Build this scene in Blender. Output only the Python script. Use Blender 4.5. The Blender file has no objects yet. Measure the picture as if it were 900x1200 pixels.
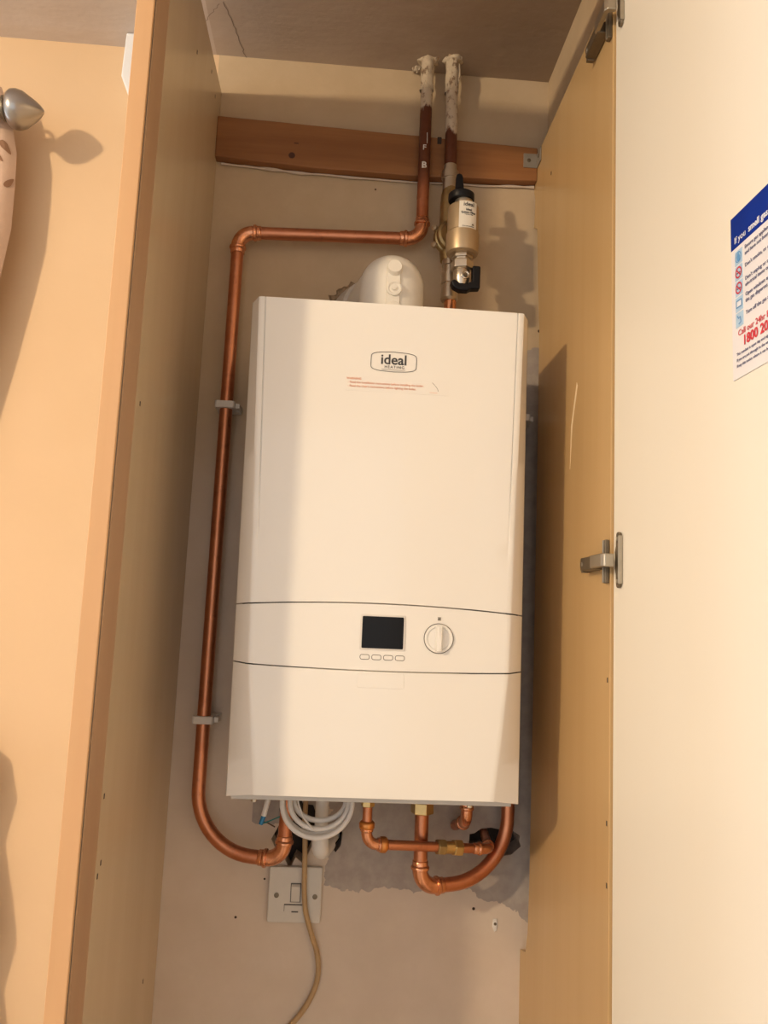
import bpy, bmesh, math, random
from mathutils import Vector, Matrix, noise
random.seed(7)
S = bpy.context.scene
COL = S.collection
V = Vector

# ------------------------------------------------------------------ camera
CAM = V((-0.0663, -1.3584, 1.3743))
YAW, PIT, ROLL, F = 0.05814, 0.12799, 0.04279, 907.14      # focal length in pixels of the 900x1200 frame
fw = V((math.sin(YAW)*math.cos(PIT), math.cos(YAW)*math.cos(PIT), math.sin(PIT)))
r0 = V((math.cos(YAW), -math.sin(YAW), 0)); u0 = r0.cross(fw)
rt = r0*math.cos(ROLL) + u0*math.sin(ROLL); up = u0*math.cos(ROLL) - r0*math.sin(ROLL)
cd = bpy.data.cameras.new('camera'); cam = bpy.data.objects.new('camera', cd); COL.objects.link(cam)
cd.sensor_fit = 'VERTICAL'; cd.sensor_height = 36; cd.lens = 36*F/1200; cd.clip_start = 0.01
M = Matrix((rt, up, -fw)).transposed().to_4x4(); M.translation = CAM
cam.matrix_world = M
S.camera = cam

# ------------------------------------------------------------------ light and exposure
S.view_settings.view_transform = 'Standard'; S.view_settings.look = 'None'
S.view_settings.gamma = 1; S.view_settings.use_curve_mapping = False
S.view_settings.exposure = 0.22
w = bpy.data.worlds.new('world'); S.world = w; w.use_nodes = True
bg = w.node_tree.nodes['Background']; bg.inputs[0].default_value = (1.0, 0.985, 0.97, 1); bg.inputs[1].default_value = 0.90
def light(name, kind, loc, energy, color, **kw):
    d = bpy.data.lights.new(name, kind); d.energy = energy; d.color = color
    for k, v in kw.items(): setattr(d, k, v)
    o = bpy.data.objects.new(name, d); COL.objects.link(o); o.location = loc
    return o
light('room_lamp', 'POINT', (-2.10, -2.11, 2.25), 132, (1.0, 0.76, 0.48), shadow_soft_size=0.065)
wl = light('window_daylight', 'AREA', (-1.5, -0.03, 1.55), 20, (0.80, 0.90, 1.0), shape='RECTANGLE', size=1.2, size_y=1.1)
wl.rotation_euler = (math.radians(-90), 0, 0)      # shines from the window into the room (-y)

# ------------------------------------------------------------------ helpers
def at(px, py, Y=None, X=None, Z=None):
    d = fw + rt*((px-450)/F) - up*((py-600)/F)
    if Y is not None: t = (Y-CAM.y)/d.y
    elif X is not None: t = (X-CAM.x)/d.x
    else: t = (Z-CAM.z)/d.z
    return CAM + d*t

def newmat(name):
    m = bpy.data.materials.new(name); m.use_nodes = True
    nt = m.node_tree
    return m, nt, nt.nodes['Principled BSDF'], nt.nodes.new('ShaderNodeTexCoord')

def N(nt, typ, **kw):
    n = nt.nodes.new(typ)
    for k, v in kw.items(): setattr(n, k, v)
    return n

def math_(nt, op, a, b=None, clamp=False):
    n = N(nt, 'ShaderNodeMath', operation=op); n.use_clamp = clamp
    for i, v in enumerate((a, b)):
        if v is None: continue
        if isinstance(v, (int, float)): n.inputs[i].default_value = v
        else: nt.links.new(v, n.inputs[i])
    return n.outputs[0]

def mix(nt, fac, a, b):
    n = N(nt, 'ShaderNodeMix', data_type='RGBA')
    for sock, v in ((n.inputs[0], fac), (n.inputs[6], a), (n.inputs[7], b)):
        if isinstance(v, (int, float)): sock.default_value = v
        elif isinstance(v, tuple): sock.default_value = (*v, 1)
        else: nt.links.new(v, sock)
    return n.outputs[2]

def noise_(nt, co, scale, detail=4, rough=.55, stretch=None):
    if stretch:
        mp = N(nt, 'ShaderNodeMapping'); mp.inputs['Scale'].default_value = stretch
        nt.links.new(co, mp.inputs[0]); co = mp.outputs[0]
    n = N(nt, 'ShaderNodeTexNoise'); n.inputs['Scale'].default_value = scale
    n.inputs['Detail'].default_value = detail; n.inputs['Roughness'].default_value = rough
    nt.links.new(co, n.inputs['Vector'])
    return n.outputs['Fac']

def ramp(nt, fac, lo, hi):
    n = N(nt, 'ShaderNodeMapRange'); n.interpolation_type = 'SMOOTHSTEP'
    nt.links.new(fac, n.inputs[0]); n.inputs[1].default_value = lo; n.inputs[2].default_value = hi
    return n.outputs[0]

def bump(nt, b, h, strength=.2, dist=.002):
    n = N(nt, 'ShaderNodeBump'); n.inputs['Strength'].default_value = strength; n.inputs['Distance'].default_value = dist
    nt.links.new(h, n.inputs['Height']); nt.links.new(n.outputs[0], b.inputs['Normal'])

def mat(name, col, rough=.5, metal=0.0, var=.06, scale=20, bmp=0.0, bscale=200, stretch=None, coat=0.0, spec=None):
    m, nt, b, tc = newmat(name)
    co = tc.outputs['Object']
    f = noise_(nt, co, scale, stretch=stretch)
    dark = tuple(c*(1-var) for c in col); lite = tuple(min(1, c*(1+var)) for c in col)
    nt.links.new(mix(nt, f, dark, lite), b.inputs['Base Color'])
    b.inputs['Roughness'].default_value = rough; b.inputs['Metallic'].default_value = metal
    b.inputs['Coat Weight'].default_value = coat
    if spec is not None: b.inputs['Specular IOR Level'].default_value = spec
    if bmp: bump(nt, b, noise_(nt, co, bscale), bmp, .001)
    return m

WLOC = {}
def wloc(o): return WLOC.get(o.name, V((0, 0, 0))) if o else V((0, 0, 0))

def props(o, label=None, cat=None, group=None, kind=None):
    for k, v in (('label', label), ('category', cat), ('group', group), ('kind', kind)):
        if v: o[k] = v
    return o

def thing(name, loc, label, cat, group=None):
    o = bpy.data.objects.new(name, None); COL.objects.link(o); o.location = loc
    o.empty_display_size = .02
    WLOC[o.name] = V(loc)
    return props(o, label, cat, group)

def mk(name, bm, m, parent=None, smooth=None, bevel=0, label=None, cat=None, group=None, kind=None, origin=None):
    """links a bmesh given in world coordinates as ONE object"""
    bmesh.ops.recalc_face_normals(bm, faces=bm.faces)
    if parent: off = wloc(parent)
    elif origin is not None: off = V(origin)
    elif kind == 'structure': off = V((0, 0, 0))
    else:
        xs = [v.co for v in bm.verts]
        off = V(((min(v.x for v in xs)+max(v.x for v in xs))/2, (min(v.y for v in xs)+max(v.y for v in xs))/2, min(v.z for v in xs)))
    bmesh.ops.translate(bm, verts=bm.verts, vec=-off)
    me = bpy.data.meshes.new(name); bm.to_mesh(me); bm.free()
    o = bpy.data.objects.new(name, me); COL.objects.link(o)
    me.materials.append(m)
    if parent:
        o.parent = parent; WLOC[o.name] = off
    else:
        o.location = off; WLOC[o.name] = off
    if bevel:
        bv = o.modifiers.new('bevel', 'BEVEL'); bv.width = bevel; bv.segments = 2; bv.limit_method = 'ANGLE'; bv.angle_limit = math.radians(35)
    if smooth is not None:
        for p in me.polygons: p.use_smooth = True
        me.set_sharp_from_angle(angle=math.radians(smooth))
    return props(o, label, cat, group, kind)

def box(lo, hi, bm=None, rot=None, about=None):
    bm = bm or bmesh.new()
    lo, hi = V(lo), V(hi)
    r = bmesh.ops.create_cube(bm, size=1)
    for v in r['verts']:
        v.co = V(((lo.x+hi.x)/2 + v.co.x*(hi.x-lo.x), (lo.y+hi.y)/2 + v.co.y*(hi.y-lo.y), (lo.z+hi.z)/2 + v.co.z*(hi.z-lo.z)))
    if rot is not None:
        bmesh.ops.rotate(bm, verts=r['verts'], cent=about if about is not None else (lo+hi)/2, matrix=rot)
    return bm

def prism(pts, o, ux, uy, depth, bm=None):
    """flat outline pts in the plane (o, ux, uy), extruded by the vector depth"""
    bm = bm or bmesh.new()
    a = [bm.verts.new(V(o)+V(ux)*x+V(uy)*y) for x, y in pts]
    b = [bm.verts.new(v.co+V(depth)) for v in a]
    n = len(a)
    bm.faces.new(a); bm.faces.new(b[::-1])
    for i in range(n): bm.faces.new((a[i], b[i], b[(i+1) % n], a[(i+1) % n]))
    return bm

def rrect(w, h, r, n=5, cx=0, cy=0):
    p = []
    for k, (sx, sy) in enumerate(((1, 1), (-1, 1), (-1, -1), (1, -1))):
        for i in range(n+1):
            a = math.pi/2*(k+i/n)
            p.append((cx+sx*(w/2-r)+r*math.cos(a), cy+sy*(h/2-r)+r*math.sin(a)))
    return p

def circ(r, n=24, cx=0, cy=0): return [(cx+r*math.cos(2*math.pi*i/n), cy+r*math.sin(2*math.pi*i/n)) for i in range(n)]

def fillet(pts, rad, n=8):
    pts = [V(p) for p in pts]; out = [pts[0]]
    rads = rad if isinstance(rad, (list, tuple)) else [rad]*(len(pts)-2)
    for i in range(1, len(pts)-1):
        p, a, b = pts[i], (pts[i-1]-pts[i]), (pts[i+1]-pts[i])
        la, lb = a.length, b.length; a.normalize(); b.normalize()
        ang = a.angle(b); r = rads[i-1]
        if ang > 3.12:
            out.append(p); continue
        t = min(r/math.tan(ang/2), la*.98, lb*.98); r = t*math.tan(ang/2)
        c = p + (a+b).normalized()*(r/math.sin(ang/2))
        s, e = p+a*t-c, p+b*t-c
        tot = s.angle(e)
        for k in range(n+1):
            f = k/n
            out.append(c + (s*math.sin((1-f)*tot) + e*math.sin(f*tot))/math.sin(tot))
    out.append(pts[-1]); return out

def tube(path, r, n=16, closed=False, bm=None, caps=True):
    bm = bm or bmesh.new()
    P = [V(p) for p in path]; m = len(P)
    rr = r if isinstance(r, (list, tuple)) else [r]*m
    def tan(i):
        if closed: return (P[(i+1) % m]-P[i-1]).normalized()
        return (P[min(i+1, m-1)]-P[max(i-1, 0)]).normalized()
    t = tan(0); nrm = t.orthogonal().normalized()
    rings = []
    for i in range(m):
        t2 = tan(i)
        nrm = (t.rotation_difference(t2) @ nrm).normalized(); nrm = (nrm - t2*nrm.dot(t2)).normalized(); t = t2
        bi = t.cross(nrm)
        rings.append([bm.verts.new(P[i] + (nrm*math.cos(2*math.pi*k/n) + bi*math.sin(2*math.pi*k/n))*rr[i]) for k in range(n)])
    for i in range(m if closed else m-1):
        a, b = rings[i], rings[(i+1) % m]
        for k in range(n): bm.faces.new((a[k], a[(k+1) % n], b[(k+1) % n], b[k]))
    if caps and not closed:
        bm.faces.new(rings[0][::-1]); bm.faces.new(rings[-1])
    return bm

def lathe(o, axis, prof, n=28, bm=None):
    """prof = [(distance along axis, radius)]"""
    ax = V(axis).normalized()
    pts, rr = [], []
    bm = bm or bmesh.new()
    e1 = ax.orthogonal().normalized(); e2 = ax.cross(e1); prev = None; first = None
    for d, r in prof:
        ring = [bm.verts.new(V(o)+ax*d+(e1*math.cos(2*math.pi*k/n)+e2*math.sin(2*math.pi*k/n))*max(r, 1e-5)) for k in range(n)]
        if prev:
            for k in range(n): bm.faces.new((prev[k], prev[(k+1) % n], ring[(k+1) % n], ring[k]))
        else: first = ring
        prev = ring
    bm.faces.new(first[::-1]); bm.faces.new(prev)
    return bm

def ribbon(pts, wd, o, ux, uy, nrm, th=.0003, closed=False, bm=None):
    bm = bm or bmesh.new()
    o, ux, uy, nrm = V(o), V(ux), V(uy), V(nrm)
    m = len(pts); L = []; R = []
    for i in range(m):
        a = V(pts[i-1] if (closed or i) else pts[0]).to_2d(); b = V(pts[(i+1) % m] if (closed or i < m-1) else pts[-1]).to_2d()
        d = (b-a).normalized(); q = V((-d.y, d.x))*(wd/2); p = V(pts[i]).to_2d()
        for lst, c in ((L, p+q), (R, p-q)): lst.append(bm.verts.new(o+ux*c.x+uy*c.y+nrm*th))
    for i in range(m if closed else m-1):
        j = (i+1) % m; bm.faces.new((L[i], R[i], R[j], L[j]))
    return bm

def text(name, body, size, o, ux, uy, m, parent, align='LEFT', bold=0.0, spacing=1.0, bend=None, sx=1.0, th=.0002):
    c = bpy.data.curves.new('text', 'FONT'); c.body = body; c.size = size; c.align_x = align
    c.offset = bold*size; c.space_character = spacing; c.resolution_u = 3; c.extrude = th
    to = bpy.data.objects.new('text', c); COL.objects.link(to)
    dg = bpy.context.evaluated_depsgraph_get(); dg.update()
    me = bpy.data.meshes.new_from_object(to.evaluated_get(dg))
    bpy.data.objects.remove(to)
    bm = bmesh.new(); bm.from_mesh(me)
    ux, uy, o = V(ux), V(uy), V(o); nz = ux.cross(uy)
    for v in bm.verts:
        x, y, z = v.co.x*sx, v.co.y, v.co.z
        v.co = bend(x, y, z) if bend else o + ux*x + uy*y + nz*(z+th)
    return mk(name, bm, m, parent)

# ------------------------------------------------------------------ materials
def wall_material():
    m, nt, b, tc = newmat('painted_plaster')
    co = tc.outputs['Object']
    sep = N(nt, 'ShaderNodeSeparateXYZ'); nt.links.new(co, sep.inputs[0]); x, z = sep.outputs[0], sep.outputs[2]
    n1 = noise_(nt, co, 9, 6, .65); n2 = noise_(nt, co, 40, 5, .6); n3 = noise_(nt, co, 3, 3)
    j = math_(nt, 'MULTIPLY', math_(nt, 'SUBTRACT', n1, .5), .09)
    j2 = math_(nt, 'ADD', j, math_(nt, 'MULTIPLY', math_(nt, 'SUBTRACT', n2, .5), .018))
    xj = math_(nt, 'ADD', x, j2); zj = math_(nt, 'ADD', z, j2)
    # paint: room colour outside, older paint inside the cupboard
    paint = mix(nt, ramp(nt, n3, .3, .7), (.70, .51, .32), (.73, .54, .35))
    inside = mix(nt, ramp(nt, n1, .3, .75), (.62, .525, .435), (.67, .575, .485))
    # upper wall shade painted in as a darker, yellower tone above the boiler
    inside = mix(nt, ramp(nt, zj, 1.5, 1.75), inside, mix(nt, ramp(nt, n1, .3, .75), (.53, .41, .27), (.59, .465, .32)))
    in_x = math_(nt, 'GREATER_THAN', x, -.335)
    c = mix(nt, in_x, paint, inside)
    # bare grey plaster behind and below the boiler
    edge = math_(nt, 'ADD', .918, math_(nt, 'MULTIPLY', math_(nt, 'MAXIMUM', math_(nt, 'SUBTRACT', x, .19), 0), -.55))
    g1 = math_(nt, 'MULTIPLY', math_(nt, 'GREATER_THAN', xj, -.062), math_(nt, 'GREATER_THAN', math_(nt, 'SUBTRACT', zj, edge), 0))
    g1 = math_(nt, 'MULTIPLY', g1, math_(nt, 'LESS_THAN', zj, 1.86))
    g2 = math_(nt, 'MULTIPLY', math_(nt, 'MULTIPLY', math_(nt, 'GREATER_THAN', x, -.186), math_(nt, 'LESS_THAN', x, -.06)), math_(nt, 'GREATER_THAN', zj, 1.018))
    g2 = math_(nt, 'MULTIPLY', g2, math_(nt, 'LESS_THAN', zj, 1.8))
    g = math_(nt, 'MAXIMUM', g1, g2)
    grey = mix(nt, ramp(nt, n2, .3, .7), (.36, .31, .28), (.44, .39, .35))
    c = mix(nt, g, c, grey)
    # scuffs: faint smudges
    sc = math_(nt, 'MULTIPLY', ramp(nt, noise_(nt, co, 14, 3, .5, (1, 1, .5)), .62, .80), .22)
    sc = math_(nt, 'MULTIPLY', sc, in_x)
    c = mix(nt, sc, c, (.34, .27, .20))
    nt.links.new(c, b.inputs['Base Color'])
    b.inputs['Roughness'].default_value = .75
    h = math_(nt, 'ADD', math_(nt, 'MULTIPLY', n2, .35), math_(nt, 'MULTIPLY', g, -.6))
    h = math_(nt, 'ADD', h, math_(nt, 'MULTIPLY', n1, .8))
    bump(nt, b, h, .35, .003)
    return m

def ceiling_material():
    m, nt, b, tc = newmat('old_ceiling_paint')
    co = tc.outputs['Object']
    n1 = noise_(nt, co, 3.5, 5); n2 = noise_(nt, co, 30, 5)
    c = mix(nt, ramp(nt, n1, .3, .7), (.60, .53, .49), (.68, .62, .58))
    # cupboard ceiling: brush marks and dirt, plus shade painted in, darkest to the right
    sep = N(nt, 'ShaderNodeSeparateXYZ'); nt.links.new(co, sep.inputs[0])
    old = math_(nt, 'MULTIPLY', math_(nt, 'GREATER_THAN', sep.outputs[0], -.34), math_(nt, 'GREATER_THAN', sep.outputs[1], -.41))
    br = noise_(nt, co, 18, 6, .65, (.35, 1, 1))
    grime_shade = ramp(nt, math_(nt, 'ADD', sep.outputs[0], math_(nt, 'MULTIPLY', br, .35)), .0, .35)
    old_shade_c = mix(nt, grime_shade, mix(nt, br, (.48, .40, .34), (.56, .48, .42)), mix(nt, br, (.31, .235, .175), (.40, .315, .245)))
    c = mix(nt, old, c, old_shade_c)
    nt.links.new(c, b.inputs['Base Color']); b.inputs['Roughness'].default_value = .8
    bump(nt, b, math_(nt, 'ADD', math_(nt, 'ADD', n1, math_(nt, 'MULTIPLY', n2, .3)), math_(nt, 'MULTIPLY', br, .6)), .5, .005)
    return m

def wood_material(name, c1, c2, stretch, scale=6, rough=.45):
    m, nt, b, tc = newmat(name)
    co = tc.outputs['Object']
    g = noise_(nt, co, scale, 6, .6, stretch); fine = noise_(nt, co, scale*5, 3, .5, stretch)
    f = math_(nt, 'ADD', math_(nt, 'MULTIPLY', ramp(nt, g, .3, .7), .7), math_(nt, 'MULTIPLY', fine, .3))
    nt.links.new(mix(nt, f, c1, c2), b.inputs['Base Color']); b.inputs['Roughness'].default_value = rough
    bump(nt, b, fine, .08, .001)
    return m

def copper_material(name, c1, c2, rough, tarnish):
    m, nt, b, tc = newmat(name)
    co = tc.outputs['Object']
    n = noise_(nt, co, 16, 5, .65); f = noise_(nt, co, 70, 4)
    c = mix(nt, ramp(nt, n, .45, .75), c1, c2)
    c = mix(nt, math_(nt, 'MULTIPLY', ramp(nt, f, .55, .8), tarnish), c, (.14, .05, .03))
    nt.links.new(c, b.inputs['Base Color']); b.inputs['Metallic'].default_value = .9
    nt.links.new(math_(nt, 'ADD', rough, math_(nt, 'MULTIPLY', n, .15)), b.inputs['Roughness'])
    return m

def peeling_material(name, z0, spread):
    """old pipe: cream paint above z0, worn to dark red-brown copper below (the wear line is ragged)"""
    m, nt, b, tc = newmat(name)
    geo = N(nt, 'ShaderNodeNewGeometry'); co = geo.outputs['Position']
    sep = N(nt, 'ShaderNodeSeparateXYZ'); nt.links.new(co, sep.inputs[0])
    n = noise_(nt, co, 28, 5, .6, (1, 1, .45)); f = noise_(nt, co, 90, 5, .6)
    e = math_(nt, 'ADD', sep.outputs[2], math_(nt, 'MULTIPLY', math_(nt, 'SUBTRACT', n, .5), spread))
    painted = ramp(nt, e, z0-.004, z0+.004)
    cream = mix(nt, ramp(nt, f, .5, .68), (.62, .52, .40), (.25, .15, .09))
    brown = mix(nt, f, (.10, .030, .014), (.17, .055, .025))
    bare = ramp(nt, math_(nt, 'ADD', sep.outputs[2], math_(nt, 'MULTIPLY', math_(nt, 'SUBTRACT', n, .5), .06)), 2.185, 2.115)
    brown = mix(nt, bare, brown, (.52, .20, .10))
    nt.links.new(mix(nt, painted, brown, cream), b.inputs['Base Color'])
    nt.links.new(math_(nt, 'MULTIPLY', math_(nt, 'SUBTRACT', 1, painted), math_(nt, 'ADD', .35, math_(nt, 'MULTIPLY', bare, .5))), b.inputs['Metallic'])
    b.inputs['Roughness'].default_value = .45
    bump(nt, b, math_(nt, 'ADD', f, painted), .6, .002)
    return m

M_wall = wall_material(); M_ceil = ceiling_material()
M_floor = wood_material('floor_boards', (.34, .31, .27), (.42, .38, .33), (1, .1, 1))
M_hole = mat('dark_rubble', (.045, .035, .03), .95, var=.5, scale=60, bmp=.8, bscale=80)
M_melamine = wood_material('beech_melamine', (.54, .355, .16), (.59, .40, .195), (1, 1, .06), 10, .27)
M_melamine_pale = wood_material('unlit_beech_melamine', (.58, .455, .30), (.63, .50, .34), (1, 1, .06), 10, .27)  # same laminate as the right panel; cooler unlit tone painted into the colour
M_cream = mat('cream_door_laminate', (.84, .79, .69), .42, var=.02, scale=8, stretch=(1, 1, .1))
M_beech = wood_material('beech_lipping', (.58, .345, .175), (.65, .405, .215), (1, 1, .05), 14, .5)
M_strip = wood_material('brown_side_lipping', (.42, .26, .15), (.50, .32, .19), (1, 1, .05), 14, .5)
M_batten = wood_material('stained_pine', (.22, .088, .028), (.35, .155, .055), (.06, 1, 1), 30, .55)
M_knot = mat('pine_knot', (.07, .022, .010), .6, var=.3, scale=80)
M_casing = mat('white_gloss_casing', (.84, .82, .78), .16, var=.01, scale=3, coat=.3)
M_chassis = mat('grey_steel_tray', (.55, .53, .50), .45, var=.05)
M_black = mat('black_display_glass', (.008, .008, .009), .12, var=.1, spec=.18)
M_darkline = mat('dark_gap_plastic', (.10, .09, .08), .6)
M_print = mat('dark_grey_print', (.045, .045, .05), .5)
M_redprint = mat('orange_red_print', (.74, .33, .20), .6)
M_clear = mat('warning_sticker_film', (.835, .812, .772), .20, var=.01, coat=.3)
M_pvc = mat('white_plastic', (.76, .74, .71), .35, var=.03)
M_clip = mat('pale_grey_plastic', (.72, .69, .65), .45, var=.04)
M_flue = mat('cream_white_flue_plastic', (.82, .79, .72), .32, var=.02)
M_flue2 = mat('flue_seal_grey', (.58, .54, .48), .7, var=.15, scale=60, bmp=.4)
M_copper = copper_material('copper', (.60, .25, .135), (.50, .18, .09), .26, .35)
M_copper_b = copper_material('bright_copper_fitting', (.78, .37, .21), (.62, .24, .12), .18, .5)
M_flux = copper_material('fluxed_copper_ring', (.72, .30, .09), (.55, .19, .05), .30, .5)
M_brass = mat('brass', (.62, .45, .20), .30, .9, var=.2, scale=60)
M_brass_d = mat('dull_brass', (.42, .31, .15), .40, .85, var=.3, scale=70)
M_body = mat('champagne_filter_body', (.50, .385, .25), .42, .65, var=.04, scale=30)
M_nickel = mat('nickel_plate', (.62, .56, .47), .28, .9, var=.08, scale=60)
M_steel = mat('hinge_steel', (.46, .42, .35), .34, .95, var=.12, scale=80)
M_hdark = mat('tarnished_hinge_steel', (.20, .165, .12), .45, .85, var=.2, scale=80)
M_blackp = mat('black_plastic', (.009, .009, .011), .4, var=.2, spec=.2)
M_rubble = mat('broken_plaster_mix', (.30, .22, .14), .9, var=.8, scale=140, bmp=.8, bscale=150)
M_label = mat('white_paper_label', (.80, .77, .70), .55, var=.02)
M_cable = mat('white_cable_sheath', (.78, .76, .74), .45, var=.05, scale=60)
M_beige = mat('grubby_beige_flex', (.46, .31, .16), .55, var=.25, scale=45)
M_blue = mat('blue_core', (.02, .20, .42), .4); M_green = mat('teal_core', (.02, .22, .22), .5); M_brown = mat('brown_core', (.10, .05, .03), .5)
M_spur = mat('spur_white_plastic', (.62, .59, .54), .4, var=.06, scale=40)
M_brk = mat('grey_painted_bracket', (.30, .27, .23), .5, .3, var=.15, scale=60)
M_finial = mat('brushed_nickel', (.42, .40, .38), .30, 1.0, var=.06, scale=30)
M_curtain = mat('pinkish_curtain_cloth', (.52, .37, .28), .9, var=.06, scale=120, bmp=.3, bscale=600)
M_leaf = mat('brown_leaf_print', (.24, .13, .075), .9)
M_paper = mat('sign_paper', (.80, .78, .80), .4, var=.01)
M_navy = mat('navy_sign_ink', (.004, .028, .26), .5, var=.25, scale=25, spec=.12)
M_white = mat('white_ink', (.80, .82, .88), .5)
M_red = mat('red_sign_ink', (.62, .03, .05), .5)
M_slate = mat('slate_sign_ink', (.10, .11, .22), .5)
M_sky = mat('light_blue_icon', (.42, .60, .78), .5, var=.12, scale=90)
M_icon = mat('mid_blue_icon', (.10, .30, .60), .5)
M_whitebox = mat('bright_white_plastic', (.82, .87, .95), .4, var=.01)
M_peel1 = peeling_material('peeling_paint_pipe', 2.305, .09)
M_peel2 = peeling_material('peeling_paint_riser', 2.252, .10)
def crust_material():
    m, nt, b, tc = newmat('crusty_old_paint')
    geo = N(nt, 'ShaderNodeNewGeometry'); co = geo.outputs['Position']
    f = noise_(nt, co, 75, 6, .65, (1, 1, .6)); g = noise_(nt, co, 200, 4)
    c = mix(nt, g, (.50, .41, .30), (.64, .55, .43))
    c = mix(nt, math_(nt, 'MULTIPLY', ramp(nt, f, .54, .64), .85), c, (.16, .09, .05))
    nt.links.new(c, b.inputs['Base Color']); b.inputs['Roughness'].default_value = .85
    bump(nt, b, f, .9, .003); return m
M_crust = crust_material()
M_stain = mat('ink_black_speck', (.05, .03, .02), .8)
M_scratch = mat('pale_scratch', (.80, .66, .44), .6)
M_chalk = mat('white_marker', (.72, .68, .64), .7)

# ------------------------------------------------------------------ setting
ZC = 2.402; XR = .2715; XL = -.3255; XW = .2955       # ceiling, cupboard inner faces, room's right wall
def jag(cx, cz, rx, rz, n=18, k=.3, seed=0):
    rd = random.Random(seed)
    return [(cx+rx*math.cos(2*math.pi*i/n)*(1+rd.uniform(-k, k)), cz+rz*math.sin(2*math.pi*i/n)*(1+rd.uniform(-k, k))) for i in range(n)]
HOLES = [jag(.228, .998, .046, .021, seed=3), jag(-.115, 1.005, .034, .052, seed=5),
         jag(-.036, 1.905, .060, .060, n=26, k=.05, seed=9), jag(-.050, .994, .016, .018, n=10, seed=11)]
WIN = [(-2.1, 1.0), (-.9, 1.0), (-.9, 2.1), (-2.1, 2.1)]
bm = bmesh.new()
edges = []
def loop(pts):
    vs = [bm.verts.new((x, 0, z)) for x, z in pts]
    for i in range(len(vs)): edges.append(bm.edges.new((vs[i], vs[(i+1) % len(vs)])))
    return vs
loop([(-3.4, 0), (XW, 0), (XW, ZC), (-3.4, ZC)])
hv = [loop(h) for h in HOLES]; wv = loop(WIN)
bmesh.ops.triangle_fill(bm, edges=edges, use_beauty=True, use_dissolve=False)
for vs in hv+[wv]:                                           # the holes' cut sides
    dz = .06 if vs is not wv else .12
    bk = [bm.verts.new(v.co+V((0, dz, 0))) for v in vs]
    for i in range(len(vs)): bm.faces.new((vs[i], vs[(i+1) % len(vs)], bk[(i+1) % len(vs)], bk[i]))
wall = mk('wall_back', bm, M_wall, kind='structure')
for p in wall.data.polygons: pass
for h in HOLES:                                              # rubble at the bottom of each hole
    cx = sum(p[0] for p in h)/len(h); cz = sum(p[1] for p in h)/len(h)
    b2 = prism([(cx+(x-cx)*1.15, cz+(z-cz)*1.15) for x, z in h], (0, .045, 0), (1, 0, 0), (0, 0, 1), (0, .02, 0))
    mk('hole_backing', b2, M_hole, wall)
mk('wall_right', box((XW, -3.6, 0), (XW+.1, .06, ZC)), M_wall, kind='structure')
mk('ceiling', box((-3.4, -3.6, ZC), (XW+.1, .1, ZC+.1)), M_ceil, kind='structure')
mk('floor', box((-3.4, -3.6, -.1), (XW+.1, .1, 0)), M_floor, kind='structure')
bm = bmesh.new()
for lo, hi in (((-2.1, .04, 1.0), (-2.04, .1, 2.1)), ((-.96, .04, 1.0), (-.9, .1, 2.1)), ((-2.04, .04, 1.0), (-.96, .1, 1.06)), ((-2.04, .04, 2.04), (-.96, .1, 2.1)), ((-1.52, .05, 1.06), (-1.48, .09, 2.04))):
    box(lo, hi, bm)
mk('window_1', bm, M_pvc, kind='structure')

# hairline cracks and ragged plaster round the pipes at the ceiling, pieces of the ceiling
ceil_o = bpy.data.objects['ceiling']
M_crack = mat('crack_dark', (.25, .20, .17), .9)
def crack(pts, wd=.0016):
    P = [at(*p, Z=ZC-.0005) for p in pts]
    out = []
    for a, b in zip(P, P[1:]):
        for k in range(6):
            f = k/6; q = a.lerp(b, f); out.append((q.x+random.uniform(-1, 1)*.002, q.y))
    out.append((P[-1].x, P[-1].y))
    mk('crack', ribbon(out, wd, (0, 0, ZC-.0006), (1, 0, 0), (0, 1, 0), (0, 0, -1)), M_crack, ceil_o)
crack([(262, 2), (275, 30), (284, 55), (289, 70)]); crack([(257, 4), (246, 18), (240, 27)], .001)
for c, sd in (((502, 72), 21), ((531, 70), 22), ((489, 80), 23)):
    p = at(*c, Z=ZC)
    b2 = bmesh.new(); bmesh.ops.create_icosphere(b2, subdivisions=3, radius=1)
    sc = .021 if sd != 23 else .010
    for v in b2.verts:
        k = 1+.5*noise.noise(v.co*2.3+V((sd, 0, 0)))
        v.co = p + V((v.co.x*sc*k, v.co.y*sc*k*.8, min(v.co.z, 0)*.012*k+.004))
    mk('loose_plaster', b2, M_crust, ceil_o, smooth=60)

# ------------------------------------------------------------------ cupboard: left panel, right panel, door
PZL, PZR = 2.325, 2.238
cup = thing('cupboard', (-.027, -.23, 0), 'tall built in beech cupboard with open cream door around the boiler', 'cupboard')
lp = mk('side_panel', box((XL-.018, -.411, 0), (XL, -.0005, PZL)), M_melamine_pale, cup, bevel=.0008, label='left side panel with orange lipped front edge')
mk('side_lipping', box((XL-.020, -.4675, 0), (XL+.002, -.411, PZL)), M_strip, lp, bevel=.001)
mk('groove', box((XL-.019, -.4705, 0), (XL+.0006, -.4675, PZL)), M_darkline, lp)
mk('front_lipping', box((XL-.0205, -.476, 0), (XL+.001, -.4705, PZL)), M_beech, lp, bevel=.001)
for px, py in ((122, 933), (118, 1011), (114, 1027), (167.5, 1150), (164, 473), (231, 61), (248, 84), (252, 113)):
    q = at(px, py, X=XL)
    mk('pin_hole', box((XL-.001, q.y-.0016, q.z-.003), (XL+.0004, q.y+.0016, q.z+.003)), M_stain, lp)

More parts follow.
